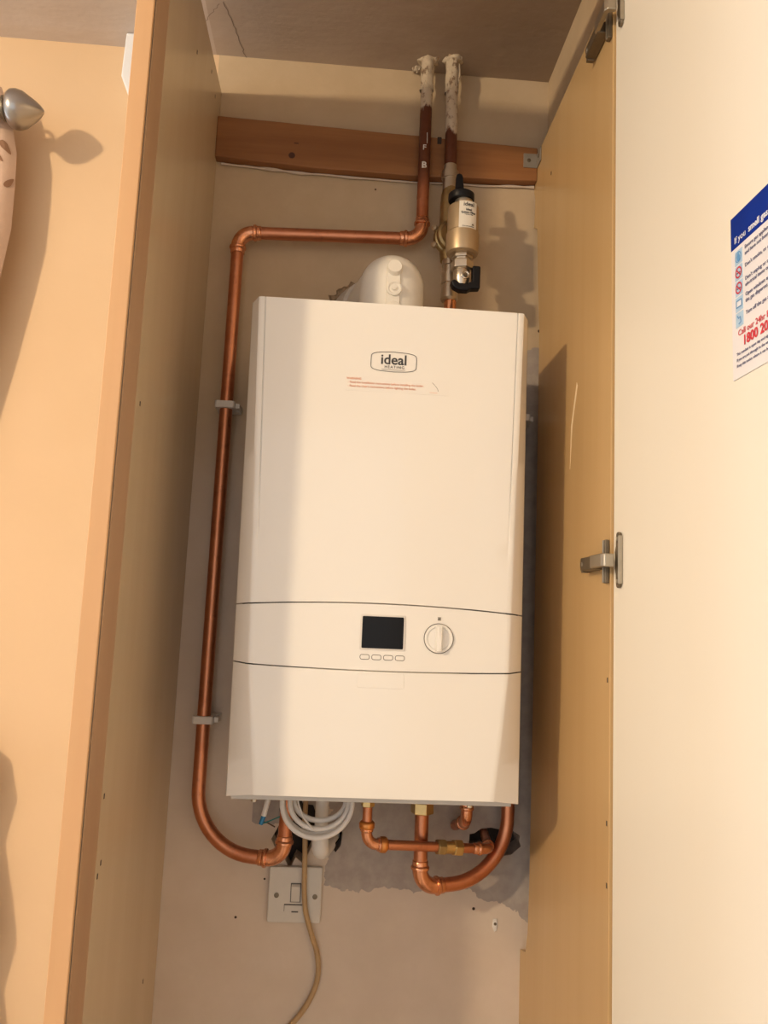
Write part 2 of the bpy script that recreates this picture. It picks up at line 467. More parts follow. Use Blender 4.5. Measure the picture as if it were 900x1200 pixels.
pr = [(-.4195, 0), (-.4195, PZR), (-.0005, PZR), (-.0005, 2.172), (-.010, 2.15), (-.004, 2.10), (-.028, 2.085), (-.040, 1.98), (-.055, 1.88), (-.057, 1.70), (-.056, 1.2), (-.053, .95), (-.048, .87), (-.036, .835), (-.0005, .825), (-.0005, 0)]
rp = mk('side_panel', prism([(y, z) for y, z in pr], (XR, 0, 0), (0, 1, 0), (0, 0, 1), (.018, 0, 0)), M_melamine, cup, bevel=.0008, label='right side panel with notched back edge')
for px, py in ((712, 797), (646, 203), (711, 1038), (711, 965)):
    q = at(px, py, X=XR); y = max(q.y, -.417)
    mk('pin_hole', box((XR-.0004, y-.0015, q.z-.003), (XR+.001, y+.0015, q.z+.003)), M_stain, rp)
a, b_, c_ = at(676, 448, X=XR), at(670, 500, X=XR), at(668, 550, X=XR)
mk('scratch', prism([(a.y, a.z), (a.y-.004, a.z-.006), (b_.y-.003, b_.z), (c_.y, c_.z), (b_.y+.003, b_.z)], (XR-.0003, 0, 0), (0, 1, 0), (0, 0, 1), (.0006, 0, 0)), M_scratch, rp)

XD = .2745
# unseen rail added above the door opening to shade the upper cupboard
mk('added_shade_rail', box((XL+.003, -.4195, 2.242), (XR+.017, -.402, PZL)), M_melamine, cup, bevel=.001)
door = mk('door', box((XD, -1.06, .02), (XD+.018, -.4225, 2.236)), M_cream, cup, bevel=.001, label='cream laminate door swung open')
mk('edge_lipping', box((XD+.0005, -1.062, .02), (XD+.0175, -1.06, 2.236)), M_beech, door)

def hinge(z):
    X = XD-.0005
    # plate on the door: long, rounded ends, waisted shoulders
    sh = []
    for s in (1, -1):
        for yy, zz in ((.0075, 0), (.0095, .010), (.006, .017), (.0055, .028), (.004, .0325), (0, .034), (-.004, .0325), (-.0062, .028), (-.0062, 0)):
            sh.append((yy, zz*s)) if s == 1 else None
    full = [(y, zz) for y, zz in sh] + [(y, -zz) for y, zz in sh[::-1][1:-1]]
    t = mk('hinge', prism(full, (X, -.447, z), (0, 1, 0), (0, 0, 1), (-.004, 0, 0)), M_hdark, cup, bevel=.001, label='steel concealed hinge')
    mk('plate_rim', box((X-.0055, -.4545, z-.029), (X, -.4522, z+.029)), M_steel, t, bevel=.0006)
    for s in (1, -1):
        mk('screw', lathe((X-.0035, -.447, z+s*.0255), (-1, 0, 0), [(0, .0028), (.0012, .0026), (.0016, .0016)], 12), M_steel, t)
    # plate on the panel: cross bar and arm block
    bp = XR-.0005
    bar = box((bp-.0055, -.418, z-.027), (bp, -.408, z+.027))
    mk('panel_plate', bar, M_hdark, t, bevel=.001)
    mk('plate_ridge', box((bp-.0075, -.4145, z-.0265), (bp-.005, -.4115, z+.0265)), M_steel, t, bevel=.0005)
    mk('arm_block', box((bp-.016, -.405, z-.0095), (bp, -.352, z+.0075)), M_hdark, t, bevel=.0015)
    mk('adjusting_screw', lathe((bp-.0155, -.358, z-.001), (-1, 0, 0), [(0, .0038), (.0016, .0036), (.0018, .001)], 12), M_steel, t)
    mk('arm_tongue', box((bp-.013, -.353, z-.0115), (bp-.002, -.346, z-.004)), M_hdark, t, bevel=.001)
    # arm bridging panel and door
    prof = [(-.398, .006), (-.398, .0175), (-.402, .0195), (-.441, .0195), (-.446, .016), (-.446, .004), (-.440, .004), (-.438, .0125), (-.405, .0125), (-.404, .006)]
    mk('arm', prism([(y, h) for y, h in prof], (bp, 0, z-.0085), (0, 1, 0), (-1, 0, 0), (0, 0, .016)), M_steel, t, bevel=.0012)
    return t
hinge(1.448)
hinge(2.187)

# safety sign on the door
sp = at(858, 262, X=XD); y0, z1 = sp.y, sp.z+.003; SH, SW = .150, .212
XS = XD-.0012
sg = thing('safety_sign', (XD-.0004, y0-SW/2, z1-SH), 'white gas safety notice with dark blue band on cream door', 'sign')
UX, UY, NZ = (0, -1, 0), (0, 0, 1), (-1, 0, 0)
def sq(x0, zt, x1, zb, lift, m, nm, parent=sg):
    return mk(nm, box((XS-lift, y0-x1, z1-zb), (XS-lift+.0003, y0-x0, z1-zt)), m, parent)
mk('sheet', box((XS-.0001, y0-SW, z1-SH), (XD-.0002, y0, z1)), M_paper, sg)
sq(0, 0, SW, .0305, .0003, M_navy, 'header_band')
def st(body, size, x, zt, m, bold=0, nm='sign_text', sx=1.0, sp=1.0): return text(nm, body, size, (XS-.0005, y0-x, z1-zt), UX, UY, m, sg, bold=bold, sx=sx, spacing=sp, th=.0001)
st('If you', .0085, .0065, .0265, M_white); st('smell gas', .0085, .030, .0265, M_white, .022); st('at home', .0085, .073, .0265, M_white)
rows = [('Ensure gas appliances have been turned off', 'and have not been left unlit'), ("Don't smoke, or use naked flames", ''),
        ("Don't unplug or switch any", 'electrical items on or off'), ('Open windows and doors until', 'the gas disperses'), ('Turn off the gas at the meter', '')]
zz = .0345
for i, (l1, l2) in enumerate(rows):
    zt = .0345+i*.0143
    ic = sq(.0068, zt, .0190, zt+.0130, .0004, M_sky, 'icon')
    oc = (XS-.0005, y0-.0129, z1-zt-.0065)
    if i in (1, 2):
        rg = mk('ring', ribbon(circ(.0046, 24), .0014, oc, UX, UY, NZ, closed=True), M_red, ic)
        mk('bar', ribbon([(-.0032, .0032), (.0032, -.0032)], .0012, oc, UX, UY, NZ, .0004), M_red, ic)
        mk('glyph', ribbon([(-.003, -.0004), (.003, -.0004)], .0012, oc, UX, UY, NZ, .0002), M_slate, ic)
    elif i == 3:
        mk('glyph', ribbon(rrect(.0085, .006, .0006), .0009, oc, UX, UY, NZ, closed=True), M_icon, ic)
        mk('glyph', prism(rrect(.007, .0045, .0004), oc, UX, UY, (-.0002, 0, 0)), M_white, ic)
    elif i == 0:
        mk('glyph', prism([(0, .0045), (.0026, 0), (.002, -.003), (0, -.0042), (-.002, -.003), (-.0026, 0)], oc, UX, UY, (-.0003, 0, 0)), M_icon, ic)
        mk('ring', ribbon(circ(.0046, 24), .0008, oc, UX, UY, NZ, closed=True), M_icon, ic)
    else:
        mk('glyph', ribbon([(-.003, .004), (-.001, .001), (.002, .002), (.003, -.003), (-.001, -.004)], .0011, oc, UX, UY, NZ), M_icon, ic)
    st(l1, .0050, .0235, zt+.0042 if l2 else zt+.0065, M_slate)
    if l2: st(l2, .0050, .0235, zt+.0098, M_slate)
st('Call our 24hr Emergency Line on', .0078, .0105, .1130, M_red, 0)
st('1800 20 50 50', .0120, .0180, .1235, M_red, .025)
for k, l in enumerate(('This number is open day and night and every call is free', 'If you are put through to the wrong place please hold on', 'Keep this notice where it can be read by all')):
    st(l, .0038, .0075, .1300+k*.0053, M_slate)

# ------------------------------------------------------------------ batten
bz0, bz1 = 2.181, 2.262
bt = thing('wall_batten', (-.025, -.011, bz0), 'stained timber batten fixed along the wall under the ceiling', 'batten')
bm = bmesh.new()
n = 40; A = []
for i in range(n+1):
    x = XL + (XR-XL)*i/n; s = i/n
    t_, l_ = bz1+.003-.015*s+.0015*noise.noise(V((x*9, 0, 3))), bz0+.004-.009*math.sin(s*3.1)+.002*noise.noise(V((x*11, 5, 1)))
    A.append([bm.verts.new((x, y, z)) for y, z in ((-.0005, l_), (-.022, l_), (-.022, t_), (-.0005, t_))])
for i in range(n):
    for k in range(4): bm.faces.new((A[i][k], A[i][(k+1) % 4], A[i+1][(k+1) % 4], A[i+1][k]))
bm.faces.new(A[0]); bm.faces.new(A[-1][::-1])
mk('board', bm, M_batten, bt, bevel=.002)
q = at(342, 182, Y=-.022); mk('knot', lathe((q.x, -.0215, q.z), (0, -1, 0), [(0, .0062), (.0008, .006), (.001, .003)], 14), M_knot, bt)
q = at(348, 168, Y=-.022); mk('nick', box((q.x-.005, -.0226, q.z-.0008), (q.x+.003, -.0215, q.z+.0008)), M_knot, bt)
q = at(515, 165, Y=-.022); mk('old_fixing', box((q.x-.004, -.0235, q.z-.007), (q.x+.004, -.0215, q.z+.007)), M_stain, bt, bevel=.001)
# wavy bead of filler along the batten's lower edge
bead = [(x, -.004, bz0+.001-.009*math.sin((x-XL)/.597*3.1)+.003*noise.noise(V((x*14, 2, 0)))) for x in [XL+.01+i*(.585/60) for i in range(61)]]
mk('filler_bead', tube(bead, [.0016+.003*abs(noise.noise(V((p[0]*20, 7, 0)))) for p in bead], 8), M_wall, bt, smooth=60)
bead = [(x, -.006, bz1-.0095+.002*noise.noise(V((x*14, 9, 0)))) for x in [.135+i*(.125/20) for i in range(21)]]
mk('filler_bead', tube(bead, .003, 8), M_crust, bt, smooth=60)
# angle bracket at its right end
q = at(621, 188, Y=-.024)
br = thing('angle_bracket', (q.x, -.024, q.z-.015), 'small grey angle bracket at the right end of batten', 'bracket')
mk('wall_leaf', box((q.x-.012, -.0240, q.z-.014), (XR-.0005, -.0222, q.z+.014)), M_brk, br, bevel=.001)
mk('side_leaf', box((XR-.0022, -.050, q.z-.014), (XR-.0003, -.0222, q.z+.014)), M_brk, br, bevel=.0008)
mk('screw', lathe((q.x-.002, -.0238, q.z), (0, -1, 0), [(0, .0038), (.001, .0036), (.0014, .002)], 12), M_hdark, br)
mk('screw', lathe((XR-.002, -.038, q.z+.002), (-1, 0, 0), [(0, .0036), (.001, .0034), (.0014, .002)], 12), M_hdark, br)

# ------------------------------------------------------------------ boiler
TB, BB, HW = 1.813, 1.12, .200
bo = thing('boiler', (0, -.15, BB), 'white wall hung gas boiler with round dial and black display', 'boiler')
def chw(z):
    if z > 1.30: return .0135 + (1.82-z)/.52*.0105
    return .024 + (1.30-z)/.18*.015
def yfr(z): return -.280 if z > 1.29 else -.280 + .006*((1.29-z)/.17)**2
split1 = lambda x: 1.3765 + .0085*(1-(x/HW)**2)
split2 = lambda x: 1.2985 - .0045*(1-(x/HW)**2)
bot = lambda x: 1.1265 if abs(x) < HW-.0395 else 1.1265-.0065*min(1, (abs(x)-HW+.0395)/.0395)
GAP = .0009
def cover(zl, zh, rows, groove):
    bm = bmesh.new(); R = []
    for i in range(rows+1):
        s = i/rows; ring = []
        half = []
        def zat(x): return zl(x)+(zh(x)-zl(x))*s
        zm = zat(HW); c = chw(zm); yf = yfr(zm)
        gd = .0022*max(0, min(1, (zm-1.46)/.12)) if groove else 0
        half += [(HW, -.060, zat(HW)), (HW, -.2520, zat(HW)), (HW-.0015, -.2550, zat(HW))]
        x1 = HW-c
        half += [(x1+.002, yf+.0018, zat(x1)), (x1-.0015, yf, zat(x1))]
        g = x1-.0075
        half += [(g+.0009, yf, zat(g)), (g+.0004, yf+gd, zat(g)), (g-.0004, yf+gd, zat(g)), (g-.0009, yf, zat(g))]
        for k in range(1, 9):
            x = (g-.001)*(1-k/8)
            half.append((x, yf-.0012*(1-(x/g)**2), zat(x)))
        pts = [(-x, y, z) for x, y, z in half] + half[:-1][::-1]
        R.append([bm.verts.new((x-.008*(z-1.12)/.7*(.5-x/(2*HW)), y, z)) for x, y, z in pts])
    m = len(R[0])
    for i in range(rows):
        for k in range(m): bm.faces.new((R[i][k], R[i][(k+1) % m], R[i+1][(k+1) % m], R[i+1][k]))
    bm.faces.new(R[0][::-1]); bm.faces.new(R[-1])
    return bm
uc = mk('upper_cover', cover(lambda x: split1(x)+GAP, lambda x: TB, 24, True), M_casing, bo, smooth=30)
cp = mk('control_panel', cover(lambda x: split2(x)+GAP, lambda x: split1(x)-GAP, 4, False), M_casing, bo, smooth=30)
lc = mk('lower_cover', cover(bot, lambda x: split2(x)-GAP, 14, False), M_casing, bo, smooth=30)
mk('inner_frame', box((-.194, -.251, 1.135), (.194, -.058, 1.805)), M_darkline, bo)
mk('gap_backing', box((-.17, -.2775, 1.28), (.17, -.24, 1.40)), M_darkline, bo)
tray = mk('chassis_tray', box((-.193, -.252, 1.1155), (.190, -.058, 1.135)), M_chassis, bo, bevel=.001)
for x in (-.163, .135):
    mk('tray_screw', lathe((x, -.236, 1.1127), (0, 0, -1), [(0, .0042), (.003, .004), (.004, .002)], 12), M_nickel, tray)
mk('wall_frame', box((-.15, -.060, 1.17), (.15, .0112, 1.78)), M_chassis, bo)
YF = -.2812
DX, DZ = (1, 0, 0), (0, 0, 1)
# display
dc = (.001, 1.346)
bz = mk('display_bezel', prism(rrect(.0615, .0475, .002, cx=dc[0], cy=dc[1]), (0, -.2795, 0), DX, DZ, (0, -.0032, 0)), M_clip, bo, bevel=.0006)
mk('display_glass', prism(rrect(.0565, .0430, .0015, cx=dc[0], cy=dc[1]), (0, -.282, 0), DX, DZ, (0, -.0012, 0)), M_black, bz)
for k in range(4):
    x = -.0222+k*.0160
    bt_ = mk('button', prism(rrect(.0118, .0056, .0022, cx=x, cy=1.3125), (0, -.280, 0), DX, DZ, (0, -.0022, 0)), M_casing, cp, bevel=.0004)
    mk('button_surround', prism(rrect(.0134, .0072, .003, cx=x, cy=1.3125), (0, -.2795, 0), DX, DZ, (0, -.00195, 0)), M_darkline, cp)
kc = (.078, 1.341)
mk('dial_surround', lathe((kc[0], -.2795, kc[1]), (0, -1, 0), [(0, .0206), (.0021, .0206)], 40), M_darkline, cp)
dial = mk('dial', lathe((kc[0], -.2800, kc[1]), (0, -1, 0), [(0, .0196), (.0030, .0196), (.0042, .0188), (.0040, .0165), (.0022, .0150)], 40), M_casing, bo, smooth=40, label='white round control dial with raised grip bar')
gb = prism([(-.0052, 0), (-.0030, .0105), (.0030, .0105), (.0052, 0)], (kc[0], -.2815, kc[1]-.0172), DX, (0, -1, 0), (0, 0, .0344))
mk('grip', gb, M_casing, dial, bevel=.0012)
mk('pointer_line', box((kc[0]-.0004, -.2924, kc[1]+.004), (kc[0]+.0004, -.2915, kc[1]+.015)), M_clip, dial)
for i in range(3):
    mk('dial_symbol', box((kc[0]-.0022, -.2818, 1.3655+i*.0016), (kc[0]+.0022, -.2812, 1.3665+i*.0016)), M_hdark, cp)
mk('latch', prism(rrect(.064, .0205, .003, cx=.001, cy=1.2815), (0, -.279, 0), DX, DZ, (0, -.0028, 0)), M_casing, lc, bevel=.0008)
# badge
bc = (.0005, 1.7275)
out = []
for i in range(64):
    a_ = 2*math.pi*i/64; ca, sa = math.cos(a_), math.sin(a_)
    x = math.copysign(abs(ca)**.28, ca)*.0325; z = math.copysign(abs(sa)**.28, sa)*(.0118+.0028*(1-(x/.0325)**2))
    out.append((x, z))
mk('badge_outline', ribbon(out, .0008, (bc[0], YF-.0002, bc[1]), DX, DZ, (0, -1, 0), closed=True), M_print, uc)
text('badge_text', 'ideal', .0205, (bc[0], YF-.0002, bc[1]-.0035), DX, DZ, M_print, uc, 'CENTER', bold=.016, sx=1.0)
text('badge_text', 'HEATING', .0056, (bc[0]+.0012, YF-.0002, bc[1]-.0094), DX, DZ, M_print, uc, 'CENTER', spacing=1.28)
mk('badge_line', ribbon([(-.017+.034*i/16, -.0112-.0006*(1-((i-8)/8)**2)) for i in range(17)], .0005, (bc[0], YF-.0002, bc[1]), DX, DZ, (0, -1, 0)), M_print, uc)
wx, wz = -.0655, 1.7045
sl = Matrix.Rotation(math.radians(-.6), 3, 'Y')
mk('warning_sticker', box((wx-.002, YF-.0003, wz-.022), (wx+.146, YF+.0005, wz-.0005)), M_clear, uc)
for k, (s, bd) in enumerate((('WARNING', .02), ('- Read the Installation instructions before installing the boiler.', 0), ("- Read the User's instructions before lighting the boiler.", 0))):
    text('warning_text', s, .0044, (wx+(.002 if k else 0), YF-.0004, wz-.0058-k*.0054), DX, DZ, M_redprint, uc, bold=bd*.5, sx=.985)
mk('sticker_mark', ribbon([(.122+.009*math.sin(i/10*1.5), -.004-.0125*(i/10)) for i in range(11)], .0005, (wx, YF-.0003, wz), DX, DZ, (0, -1, 0)), M_darkline, uc)
mk('sticker_mark', ribbon([(.119, -.0185), (.130, -.0190)], .0005, (wx, YF-.0003, wz), DX, DZ, (0, -1, 0)), M_redprint, uc)

bo.location.y -= .012

# ------------------------------------------------------------------ flue elbow
fl = thing('flue_elbow', (0, -.15, TB), 'cream plastic flue elbow standing on top of the boiler', 'flue')
FC = V((.0005, -.150, 0)); FR = .0525; FZ = 1.898
dirw = V((-.24, 1, 0)).normalized()
mk('turret', lathe((FC.x, FC.y, TB+.0004), (0, 0, 1), [(0, .059), (.006, .059), (.009, .0535), (.014, .0525), (.05, FR+.0006)] + [(FZ-TB+FR*math.sin(a), FR*math.cos(a)) for a in [math.pi/2*k/12 for k in range(12)]] + [(FZ-TB+FR, .001)], 40), M_flue, fl, smooth=50)
fo = V((FC.x, FC.y, FZ))
mk('wall_duct', tube([fo, fo+dirw*.153], FR*.985, 36), M_flue, fl, smooth=50)
wp = fo+dirw*.150
mk('wall_seal', lathe(wp-dirw*.052, dirw, [(0, .0525), (.004, .058), (.030, .060), (.036, .064), (.060, .066)], 36), M_flue2, fl, smooth=40)
# front rib with two sampling caps and a half-hidden third
rib = bmesh.new(); L = []
for z_, a_, wv_ in ((1.823, 0, .0135), (1.88, 0, .0135), (FZ, 0, .0135), (FZ+FR*math.sin(.3), .3, .0125), (FZ+FR*math.sin(.55), .55, .010)):
    nn = V((0, -math.cos(a_), math.sin(a_))); p = V((FC.x, FC.y-FR*math.cos(a_), z_))
    L.append([rib.verts.new(p+nn*h+V((q_*wv_*(1 if h < .002 else .75), 0, 0))) for q_, h in ((-1, -.006), (-1, .0025), (1, .0025), (1, -.006))])
for i in range(len(L)-1):
    for k in range(4): rib.faces.new((L[i][k], L[i][(k+1) % 4], L[i+1][(k+1) % 4], L[i+1][k]))
rib.faces.new(L[0]); rib.faces.new(L[-1][::-1])
mk('rib', rib, M_flue, fl, smooth=40)
def port(z, a, r, nm, prof):
    nn = V((0, -math.cos(a), math.sin(a))); p = V((FC.x+.001, FC.y-FR*math.cos(a), z))
    mk(nm, lathe(p, nn, prof, 28), M_flue, fl, smooth=40)
port(FZ+FR*math.sin(.20), .20, .0122, 'sampling_cap', [(-.006, .0125), (.0075, .0122), (.0095, .0108)])
port(1.875, 0, .0115, 'sampling_port', [(-.004, .0120), (.0065, .0117), (.0070, .0095), (.0050, .0070), (.0055, .0042), (.0080, .0036)])
port(1.842, 0, .0115, 'sampling_port', [(-.004, .0125), (.0065, .0120), (.0075, .0100)])
b2 = bmesh.new(); G = []; NA, NR = 34, 5
for i in range(NA+1):
    a_ = math.radians(75+130*i/NA); ro = .064+.022*math.sin(math.pi*i/NA)**.5*(.65+.6*noise.noise(V((i*.55, 3, 1))))
    row = []
    for k in range(NR+1):
        r_ = .056+(ro-.056)*k/NR
        h_ = 0 if k in (0, NR) else .004+.006*abs(noise.noise(V((i*.7, k*1.3, 5))))
        row.append(b2.verts.new((wp.x+r_*math.cos(a_), -.0006-h_, wp.z+r_*math.sin(a_))))
    G.append(row)
for i in range(NA):
    for k in range(NR): b2.faces.new((G[i][k], G[i+1][k], G[i+1][k+1], G[i][k+1]))
mk('broken_plaster', b2, M_rubble, wall, smooth=30)
# old fixings and marks left in the plaster
for px_, py_, r_ in ((555, 1065, .0026), (632, 388, .003), (440, 222, .002), (309, 193, .002), (434, 205, .0018), (276, 1075, .0022), (310, 1030, .0018), (613, 1122, .004)):
    p = at(px_, py_, Y=-.0004)
    mk('nail_hole', lathe((p.x, 0, p.z), (0, -1, 0), [(0, r_), (.0006, r_*.9)], 9), M_stain, wall)
p = at(580, 1083, Y=0)
mk('wall_plug', prism([(-.0035, .008), (.0025, .009), (.0038, .002), (.003, -.009), (-.001, -.012), (-.0045, -.004)], (p.x, .001, p.z), (1, 0, 0), (0, 0, 1), (0, -.003, 0)), M_pvc, wall, bevel=.0008)
mk('plug_screw', lathe((p.x, -.0018, p.z+.001), (0, -1, 0), [(0, .0026), (.0012, .0020)], 10), M_hdark, wall)

# ------------------------------------------------------------------ copper helpers
def collar(p, d, r, parent, m=None, nm='joint_ring'):
    d = V(d).normalized()
    mk(nm, lathe(V(p)-d*.0055, d, [(0, r*1.02), (.0012, r*1.20), (.004, r*1.30), (.0075, r*1.28), (.0098, r*1.16), (.011, r*1.02)], 20), m or M_copper_b, parent, smooth=50)
def elbow(c, d1, d2, r, parent, reach=.034, m=None, nm='elbow_fitting', rings=True):
    d1, d2, c = V(d1).normalized(), V(d2).normalized(), V(c)
    pts = fillet([c+d1*reach, c, c+d2*reach], r*2.5, 10)
    e = mk(nm, tube(pts, r*1.12, 20), m or M_copper_b, parent, smooth=50)
    for d in (d1, d2):
        if rings:
            p = c+d*(reach-.005)
            mk('joint_ring', lathe(p-d*.0035, d, [(0, r*1.12), (.0012, r*1.32), (.0042, r*1.36), (.006, r*1.26), (.0075, r*1.12)], 20), m or M_copper_b, e, smooth=50)
            mk('solder_end', lathe(c+d*(reach-.001), d, [(0, r*1.15), (.006, r*1.13), (.0072, r*1.02)], 20), m or M_copper_b, e, smooth=50)
    return e
def hexnut(p, d, r, L_, m, parent, nm='compression_nut'):
    return mk(nm, lathe(p, d, [(0, r*.86), (.0012, r), (L_-.0012, r), (L_, r*.86)], 6), m, parent, bevel=.0008)
R22, R15 = .011, .0075
YP = -.036

# long heating pipe: ceiling -> elbow -> left run -> bend -> elbow -> boiler
hp = thing('heating_pipe', (-.272, YP, 1.0), 'long copper pipe running from ceiling round the left of the boiler', 'pipe')
c1 = V((.0575, YP, 2.046)); c2 = V((-.270, YP, 2.034)); 
top = V((.0565, YP, ZC-.001))
mk('painted_pipe', tube([top, V((.0568, YP, 2.25)), V((.0572, YP, 2.12))], R22, 20), M_peel1, hp, smooth=50, label='upper end of pipe with old cream paint worn to dark brown')
mk('pipe', tube([V((.0572, YP, 2.12)), c1+V((0, 0, .026))], R22, 20), M_copper, hp, smooth=50)
elbow(c1, (0, 0, 1), c2-c1, R22, hp)
mk('pipe', tube([c1.lerp(c2, .08), c1.lerp(c2, .92)], R22, 20), M_copper, hp, smooth=50)
elbow(c2, c1-c2, (0, 0, -1), R22, hp)
e0 = V((-.128, -.060, .976)); 
down = fillet([c2-V((0, 0, .026)), V((-.272, YP, .981)), e0.lerp(V((-.272, YP, .981)), .18)], .098, 14)
mk('pipe', tube(down, R22, 20), M_copper, hp, smooth=50)
elbow(e0, V((-.272, YP, .981))-e0, (.03, -.10, 1), R22, hp, reach=.034)
mk('pipe', tube([e0+V((.03, -.10, 1)).normalized()*.026, e0+V((.03, -.10, 1)).normalized()*.136], R22, 20), M_copper, hp, smooth=50)
# marker letters on the painted part
UXP = (1, 0, 0)
def bendpipe(cx, zc): return lambda x, y, z: V((cx+(R22+.0004+z)*math.sin(x/R22), YP-(R22+.0004+z)*math.cos(x/R22), zc+y))
text('marker_letter', 'F', .0145, (0, 0, 0), UXP, DZ, M_chalk, hp, 'CENTER', bend=bendpipe(.0555, 2.213), bold=.01)
text('marker_letter', 'B', .0165, (0, 0, 0), UXP, DZ, M_chalk, hp, 'CENTER', bend=bendpipe(.0560, 2.178), bold=.03)
mk('marker_stroke', tube([(.0595, YP-R22*.98, 2.247), (.0600, YP-R22*.98, 2.226)], .0006, 6), M_chalk, hp)
def crust(x, y, z0_, z1_, r, parent, sd):
    b2 = bmesh.new(); rows, n_ = 26, 22; R = []
    for i in range(rows+1):
        z = z0_+(z1_-z0_)*i/rows
        R.append([b2.verts.new((x+math.cos(2*math.pi*k/n_)*rr_, y+math.sin(2*math.pi*k/n_)*rr_, z)) for k in range(n_)
                  for rr_ in [r*(1.0+.32*max(-.15, noise.noise(V((math.cos(2*math.pi*k/n_)*1.6, math.sin(2*math.pi*k/n_)*1.6, z*60+sd))))+.06) ]])
    for i in range(rows):
        for k in range(n_): b2.faces.new((R[i][k], R[i][(k+1) % n_], R[i+1][(k+1) % n_], R[i+1][k]))
    mk('paint_crust', b2, M_crust, parent, smooth=60)
crust(.0565, YP, 2.335, ZC-.002, R22, hp, 3)
for z, px_ in ((1.716, 0), (1.1865, 0)):
    lab = 'upper of two white clips on the left copper pipe' if z > 1.5 else 'lower of two white clips on the left copper pipe'
    def mkclip(x, y, z, lab):
        t = thing('pipe_clip', (x, y, z-.006), lab, 'clip', 'white pipe clips')
        prof = [(-.0165, .0012-.0), (-.0165, -.0125), (-.0135, -.0150), (.0150, -.0150), (.0175, -.0120), (.0175, .012), (.0245, .018), (.0245, -y-.0006), (-.0165, -y-.0006)]
        mk('clip_body', prism(prof, (x, y, z-.0062), (1, 0, 0), (0, 1, 0), (0, 0, .0124)), M_clip, t, bevel=.0012)
        mk('clip_latch', box((x+.0165, y-.004, z-.0045), (x+.0250, y+.019, z+.0045)), M_clip, t, bevel=.0012)
        return t
    mkclip(-.272, YP, z, lab)

# riser with the system filter
rx, ry = .1045, -.038
rs = thing('riser_pipe', (rx, ry, 2.15), 'short old pipe with peeling cream paint dropping from ceiling to filter', 'pipe')
mk('pipe', tube([(rx-.002, ry, ZC-.001), (rx, ry, 2.28), (rx+.001, ry, 2.185)], R22, 20), M_peel2, rs, smooth=50)
crust(rx-.0015, ry, 2.335, ZC-.002, R22, rs, 8)
mk('paint_drip', tube([(rx+.0105, ry-.004, 2.392), (rx+.0118, ry-.004, 2.37), (rx+.0105, ry-.003, 2.353)], [.002, .0024, .0008], 8), M_crust, rs, smooth=50)

FX, FY = .1230, -.098
sf = thing('system_filter', (FX, FY, 1.92), 'brass coloured inline system filter with paper label above boiler', 'filter')
mk('filter_body', lathe((FX, FY, 2.079), (0, 0, -1), [(0, .013), (.0005, .0225), (.003, .0262), (.007, .0272), (.0495, .0272), (.0500, .0264), (.0514, .0264), (.0520, .0286), (.081, .0286), (.087, .0270), (.0900, .0225), (.0905, .012)], 40), M_body, sf, smooth=30)
mk('top_neck', lathe((FX, FY, 2.078), (0, 0, 1), [(0, .0155), (.011, .0155), (.012, .0145)], 28), M_nickel, sf, smooth=30)
cap = mk('vent_cap', lathe((FX-.004, FY+.002, 2.089), (0, 0, 1), [(0, .0215), (.0018, .0228), (.012, .0228), (.0145, .0200), (.016, .008)], 30), M_blackp, sf, smooth=40)
mk('cap_lever', prism([(-.0075, 0), (.0085, 0), (.0065, .030), (.0045, .036), (0, .038), (-.0045, .036), (-.006, .028)], (FX-.0095, FY-.012, 2.100), DX, (0, .15, 1), (0, .009, 0)), M_blackp, cap, bevel=.002)
mk('bottom_nut', lathe((FX, FY, 1.990), (0, 0, -1), [(0, .017), (.002, .0185), (.007, .0185), (.008, .0150), (.012, .0150), (.0125, .0195), (.0145, .0205), (.0265, .0205), (.028, .0180)], 6), M_nickel, sf, bevel=.0006)
mk('valve_body', lathe((FX-.0005, FY, 1.964), (0, 0, -1), [(0, .0130), (.003, .0140), (.022, .0140), (.026, .0120), (.032, .0115)], 24), M_nickel, sf, smooth=35)
vs_ = mk('valve_stem', lathe((FX+.004, FY-.0125, 1.949), (.15, -1, 0), [(0, .0072), (.0035, .0072), (.0042, .0058), (.0030, .0040)], 20), M_nickel, sf, smooth=35)
mk('stem_screw', lathe((FX+.0046, FY-.016, 1.949), (.15, -1, 0), [(0, .0030), (.002, .0028)], 12), M_hdark, vs_)
# black drain lever wrapping round the foot of the valve
mk('valve_lever', prism([(-.019, .004), (-.015, -.006), (-.004, -.0115), (.010, -.0115), (.016, -.008), (.0315, -.0065), (.0315, .0335), (.0175, .0335), (.0175, .006), (.008, .001), (-.004, .0015), (-.012, .0075)], (FX-.001, FY-.016, 1.9325), DX, DZ, (0, .018, 0)), M_blackp, sf, bevel=.0025)
# inline body on the pipe behind: valve, union, ring and lower valve
mk('upper_valve', lathe((rx+.001, ry, 2.190), (0, 0, -1), [(0, .0125), (.012, .0125), (.0125, .0155), (.026, .0155), (.0265, .0135), (.05, .0135)], 20), M_nickel, sf, smooth=30)
mk('union_block', lathe((rx+.002, ry, 2.145), (0, 0, -1), [(0, .0135), (.012, .0160), (.03, .0175), (.10, .0175), (.125, .0155), (.14, .0140)], 20), M_brass_d, sf, smooth=30)
ring_d = V((FX-rx-.002, FY-ry, 0)).normalized()
mk('swivel_ring', lathe(V((rx+.002, ry, 2.047))-ring_d*.006, ring_d, [(0, .026), (.003, .029), (.012, .029), (.014, .0265), (.018, .0265), (.020, .0285), (.026, .0285), (.028, .024), (.040, .020)], 36), M_brass_d, sf, smooth=30)
for k, z in enumerate((2.062, 2.030)):
    mk('ring_rib', lathe((rx-.024, ry-.010, z), (-.6, -.8, 0), [(0, .006), (.005, .0052), (.006, .003)], 14), M_body, sf, smooth=40)
lz = 2.005
